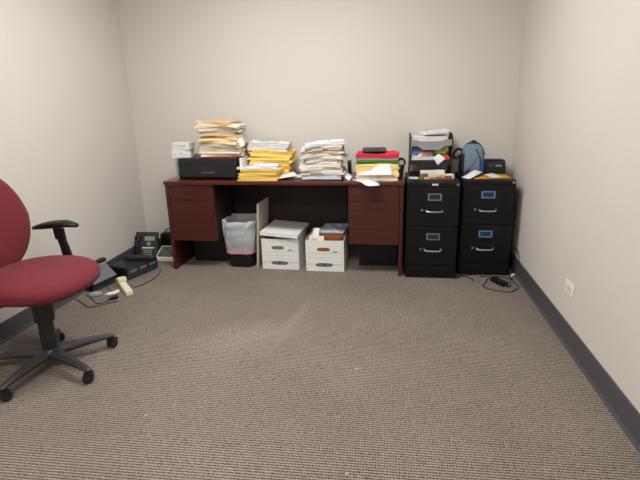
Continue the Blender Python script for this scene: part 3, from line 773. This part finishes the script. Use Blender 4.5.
o = obj('lint', B().loft([[(x, y, z) for x, y in se(r, r*.7, 2, 8)] for z, r in ((0, .004), (.002, .004), (.003, .002))]), 'paper', loc=(-1.735, 1.965, .535)); tag(o, 'white lint fleck on the red chair seat', 'lint')

# ------------------------------------------------------------------ electronics on the floor at the left
def cable(label, pts, r=.0032, m='black', name='cable'):
    p0 = Vector(pts[0]); o = obj(name, B().tube([Vector(p)-p0 for p in pts], r, 6), m, loc=p0, smooth=True); return tag(o, label, 'cable')
pc = thing('desktop_computer', 'flat black desktop computer lying on the carpet by the left wall', 'computer', (-2.018, 3.307, 0), rad(72))
obj('case', B().box(0, .33, .004, .20, .004, .105), 'black_soft', pc, bevel=.004)
obj('front_panel', B().box(.004, .326, -.004, .004, .012, .098), 'wrap', pc, bevel=.003)
obj('end_panel', B().box(-.004, 0, .01, .19, .012, .098), 'black', pc, bevel=.002)
for k in range(3): obj('drive_slot', B().box(.03+k*.1, .1+k*.1, -.0055, -.004, .055, .075), 'greyplastic', pc, bevel=.0005)
for x in (.03, .3):
    for y in (.03, .17): obj('foot', B().cyl((x, y, 0), (x, y, .006), .012, n=10), 'black', pc)
o = obj('pouch', B().loft([[(x, y, z+.022) for y, z in se(.020*k, .021*k, 2.4, 16)] for x, k in [(-.125, .4), (-.12, .85), (-.10, 1), (.0, 1.03), (.10, 1), (.122, .85), (.127, .4)]]), 'black_soft', loc=(-2.005, 3.50, .106), rot=(0, 0, .06), smooth=True)
tag(o, 'black rolled pouch lying on the flat black computer', 'pouch')
# upright phone
ph = thing('desk_phone', 'black desk phone with handset standing upright behind the black computer', 'phone', (-2.125, 3.80, .0), .03)
tl = Matrix.Rotation(rad(-20), 4, 'X')
def tilt(b):
    for v in b.bm.verts: v.co = tl @ v.co
    return b
Hp = .255
obj('body', tilt(B().box(-.1, .1, 0, .04, .012, Hp)), 'grey_black', ph, bevel=.008)
hs = B(); hs.loft([[(-.072+x*k, -.012-.018*q+y*k*.8, z) for x, y in se(.022, .018, 3, 14)] for z, k, q in [(.03, .7, 0), (.035, 1.1, 0), (.065, 1.1, .1), (.085, .75, .7), (.13, .7, 1), (.175, .75, .7), (.19, 1.1, .1), (.218, 1.1, 0), (.223, .7, 0)]])
obj('handset', tilt(hs), 'black', ph, smooth=True)
obj('screen', tilt(B().box(-.012, .078, -.003, 0, .178, .215)), 'lcd', ph)
obj('navigation_key', tilt(B().cyl((.028, 0, .15), (.028, -.006, .15), .017, n=18)), 'midgrey', ph)
obj('name_strip', tilt(B().box(-.035, .078, -.002, 0, .108, .120)), 'outlet', ph)
for r_ in range(4):
    for c_ in range(3):
        obj('key', tilt(B().box(-.02+c_*.028, .0+c_*.028, -.004, 0, .028+r_*.019, .040+r_*.019)), 'midgrey', ph)
# black bag behind
bk = thing('laptop_bag', 'black bag with cord handle standing in the corner behind the phones', 'bag', (-1.96, 4.035, 0), -.03)
obj('bag_body', B().loft([[(x, y, z) for x, y in se(.115*k, .035*k, 4, 24)] for z, k in [(0, .95), (.02, 1), (.15, 1), (.185, .94), (.195, .8)]]), 'black', bk, smooth=True)
obj('handle', B().tube([(-.07, 0, .185), (-.06, 0, .215), (-.01, 0, .235), (.04, 0, .222), (.06, 0, .185)], .006, 8), 'black', bk, smooth=True)
# white phone / key panel by the desk side
kp = thing('desk_phone', 'white desk phone with dark key panel beside the desk side panel', 'phone', (-1.925, 3.785, 0), .02)
obj('body', B().prism([(0, 0), (.17, 0), (.17, .095), (.15, .095), (0, .034)], -.098, .098, 'x'), 'outlet', kp, bevel=.004)
sl = math.atan2(.061, .15)
def slope(b):
    for v in b.bm.verts: v.co = Matrix.Translation((0, 0, .0345)) @ Matrix.Rotation(sl, 4, 'X') @ v.co
    return b
obj('key_panel', slope(B().box(-.082, .082, .016, .150, 0, .003)), 'black_soft', kp, bevel=.001)
for r_ in range(4):
    for c_ in range(5):
        obj('key', slope(B().box(-.07+c_*.028, -.05+c_*.028, .026+r_*.03, .044+r_*.03, .003, .006)), 'midgrey' if (r_+c_) % 4 else 'greyplastic', kp, bevel=.0008)
o = flat('paper_sheet', 'white folded sheet lying on the dark case behind the white phone', 'paper', -1.885, 3.975, .13, .10, .045, .004, .3, 'paper')
o = obj('carton', B().box(-.07, .03, -.022, .022, 0, .1295), 'black', loc=(-1.87, 3.977, 0), bevel=.003); tag(o, 'small dark case behind the white phone', 'case')
# grey-topped device
gd = thing('scanner', 'grey topped black scanner tilted on the carpet behind the red chair seat', 'scanner', (-2.125, 3.175, 0), rad(77))
obj('body', B().prism([(0, 0), (.085, 0), (.085, .150), (0, .072)], -.12, .10, 'x'), 'black', gd, bevel=.004)
gl = math.atan2(.078, .085)
def slope2(b):
    for v in b.bm.verts: v.co = Matrix.Translation((0, 0, .0725)) @ Matrix.Rotation(gl, 4, 'X') @ v.co
    return b
obj('lid', slope2(B().box(-.125, .105, -.02, .113, .0005, .010)), 'greyplastic', gd, bevel=.003)
obj('front_panel', B().box(-.115, .095, -.004, 0, .008, .058), 'wrap', gd, bevel=.001)
o = obj('handset', B().loft([[(x, y, z) for y, z in se(.022*k, .018*k, 2.6, 14)] for x, k in [(-.1, .5), (-.09, 1), (-.05, 1.05), (0, .8), (.05, 1.05), (.085, 1), (.095, .5)]]), 'black_soft', loc=(-2.208, 3.22, .178), rot=(0, 0, rad(77)), smooth=True)
tag(o, 'black handset lying on the back of the grey topped scanner', 'handset')
o = obj('computer_mouse', B().loft([[(x*k, y*k, z) for x, y in se(.05, .03, 2.4, 20)] for z, k in [(0, .9), (.01, 1), (.022, .85), (.031, .5), (.034, .15)]]), 'midgrey', loc=(-2.10, 3.0, 0), rot=(0, 0, .5), smooth=True); tag(o, 'grey computer mouse on the carpet under the chair seat edge', 'mouse')
# power strip
ps = thing('power_strip', 'cream power strip lying on the carpet before the black computer', 'power strip', (-1.945, 3.135, 0), math.atan2(-.25, .22))
obj('body', B().box(-.13, .15, -.026, .026, 0, .036), 'cream', ps, bevel=.006)
for k in range(3): obj('socket', B().box(-.045+k*.055, -.012+k*.055, -.014, .014, .036, .0368), 'outlet', ps, bevel=.0003)
pl = obj('plug', B().box(-.125, -.07, -.03, .034, .0365, .066), 'cream', ps, bevel=.006)
for k, (x, y, rz, m, lb) in enumerate([(-1.965, 3.050, 1.3, 'outlet', 'white plug lying nearest the cream power strip'), (-1.985, 3.02, .6, 'outlet', 'white plug lying left of the black plug'), (-1.925, 2.955, .95, 'black', 'black plug lying before the cream power strip')]):
    t = thing('power_plug', lb, 'plug', (x, y, 0), rz, 'loose plugs')
    obj('plug_body', B().loft([[(x_, y_, z_+.014) for y_, z_ in se(.014*k_, .013*k_, 3, 14)] for x_, k_ in [(-.045, .35), (-.03, .5), (-.02, .95), (.015, 1), (.02, .9)]]), m, t, smooth=True)
    for s in (-1, 1): obj('prong', B().box(.02, .036, s*.006-.001, s*.006+.001, .011, .017), 'silver', t)
cable('black cable looping on the carpet from the chair to the loose plugs', [(-2.17, 3.0, .004), (-2.08, 2.93, .004), (-2.0, 2.86, .004), (-1.96, 2.90, .004), (-1.955, 2.925, .008)])
cable('black cable from the scanner to the white plugs', [(-2.09, 3.12, .03), (-2.04, 3.10, .004), (-2.03, 3.05, .004), (-2.015, 3.0, .012)])
cable('long black cable running along the carpet under the scanner', [(-2.2, 2.92, .004), (-2.1, 2.85, .004), (-2.02, 2.80, .004), (-1.94, 2.86, .004), (-1.88, 2.92, .004)])
cable('black cable curving from the computer behind the power strip', [(-1.87, 3.56, .02), (-1.845, 3.50, .004), (-1.83, 3.36, .004), (-1.86, 3.22, .004), (-1.90, 3.18, .004), (-1.93, 3.19, .02)])
cable('thin black cable lying against the left wall baseboard', [(-2.225, 3.42, .02), (-2.215, 3.55, .10), (-2.20, 3.72, .04), (-2.19, 3.80, .004)])

# ------------------------------------------------------------------ adapter and cords at the right
ad = thing('power_adapter', 'black power adapter brick on the carpet before the corner cabinet', 'power adapter', (.815, 3.47, 0), math.atan2(-.14, .075))
obj('brick', B().box(-.068, .068, -.026, .026, 0, .032), 'black', ad, bevel=.006)
obj('label_plate', B().box(-.03, .035, -.016, .016, .032, .0323), 'black_soft', ad)
obj('strain_relief', B().cyl((-.068, 0, .014), (-.09, 0, .012), .006, .004, n=10), 'black', ad)
obj('strain_relief', B().cyl((.068, 0, .014), (.09, 0, .012), .006, .004, n=10), 'black', ad)
cable('black cord looping around the adapter brick', [(.772, 3.55, .008), (.75, 3.56, .004), (.72, 3.47, .004), (.69, 3.40, .004), (.72, 3.35, .004), (.80, 3.31, .004), (.87, 3.31, .004), (.935, 3.40, .004), (.925, 3.50, .004), (.93, 3.55, .004), (.87, 3.60, .004), (.79, 3.61, .004), (.70, 3.60, .004)])
cable('black cord running from the adapter brick along the baseboard', [(.858, 3.388, .008), (.885, 3.42, .004), (.90, 3.50, .004), (.915, 3.58, .004), (.928, 3.66, .004), (.940, 3.80, .01)])
cable('black cord in a tangle on the carpet before the desk-side cabinet', [(.50, 3.545, .004), (.54, 3.56, .004), (.57, 3.60, .004), (.61, 3.57, .004), (.645, 3.53, .004), (.63, 3.51, .004)])
cable('thin black cord lying in front of the corner cabinet', [(.53, 3.60, .004), (.60, 3.62, .004), (.70, 3.645, .004), (.78, 3.64, .004)])
cable('grey cord hanging down the right wall beside the corner cabinet', [(.955, 3.80, .12), (.966, 3.72, .20), (.972, 3.63, .19), (.965, 3.56, .13), (.960, 3.58, .05), (.957, 3.605, .014)], .0032, 'grey_black')
t = thing('power_plug', 'small white plug on the carpet by the right baseboard', 'plug', (.95, 3.63, 0), .8, 'plugs on the carpet')
obj('plug_body', B().loft([[(x_, y_, z_+.010) for y_, z_ in se(.011*k_, .0095*k_, 3, 12)] for x_, k_ in [(-.025, .4), (-.012, .9), (.015, 1), (.018, .9)]]), 'outlet', t, smooth=True)
for s in (-1, 1): obj('prong', B().box(.018, .03, s*.005-.001, s*.005+.001, .008, .013), 'silver', t)

# paper scraps on the carpet
for x, y, lb in [(-1.058, 1.722, 'white paper scrap on the carpet nearest the chair'), (-.147, 2.197, 'white paper scrap on the carpet in the middle of the room'), (-.136, 1.47, 'white paper scrap on the carpet nearest the viewer')]:
    o = obj('paper_scrap', B().loft([[(x_+R.uniform(-.001, .001), y_, z_) for x_, y_ in se(.006, .004, 2, 7)] for z_ in (.0005, .003)]), 'putty', loc=(x, y, 0)); tag(o, lb, 'scrap', 'paper scraps on the carpet')

# ------------------------------------------------------------------ camera and world
h, f, pi_, ya, ro = 1.335, 482.8, .2836, .1455, -.0251
fw = Vector((-math.sin(ya)*math.cos(pi_), math.cos(ya)*math.cos(pi_), -math.sin(pi_)))
r0 = Vector((math.cos(ya), math.sin(ya), 0)); u0 = r0.cross(fw)
rv = math.cos(ro)*r0 + math.sin(ro)*u0; uv = -math.sin(ro)*r0 + math.cos(ro)*u0
cd = bpy.data.cameras.new('camera'); cam = bpy.data.objects.new('camera', cd); C.objects.link(cam)
cd.sensor_width = 36; cd.lens = f*36/640; cd.clip_start = .01
mw = Matrix((rv, uv, -fw)).transposed().to_4x4(); mw.translation = (0, 0, h)
cam.matrix_world = mw
sc = bpy.context.scene; sc.camera = cam
w = bpy.data.worlds.new('world'); sc.world = w; w.use_nodes = True
w.node_tree.nodes['Background'].inputs[0].default_value = (.02, .02, .02, 1)
sc.view_settings.view_transform = 'Standard'; sc.view_settings.look = 'None'
sc.view_settings.gamma = 1; sc.view_settings.use_curve_mapping = False
sc.view_settings.exposure = 0
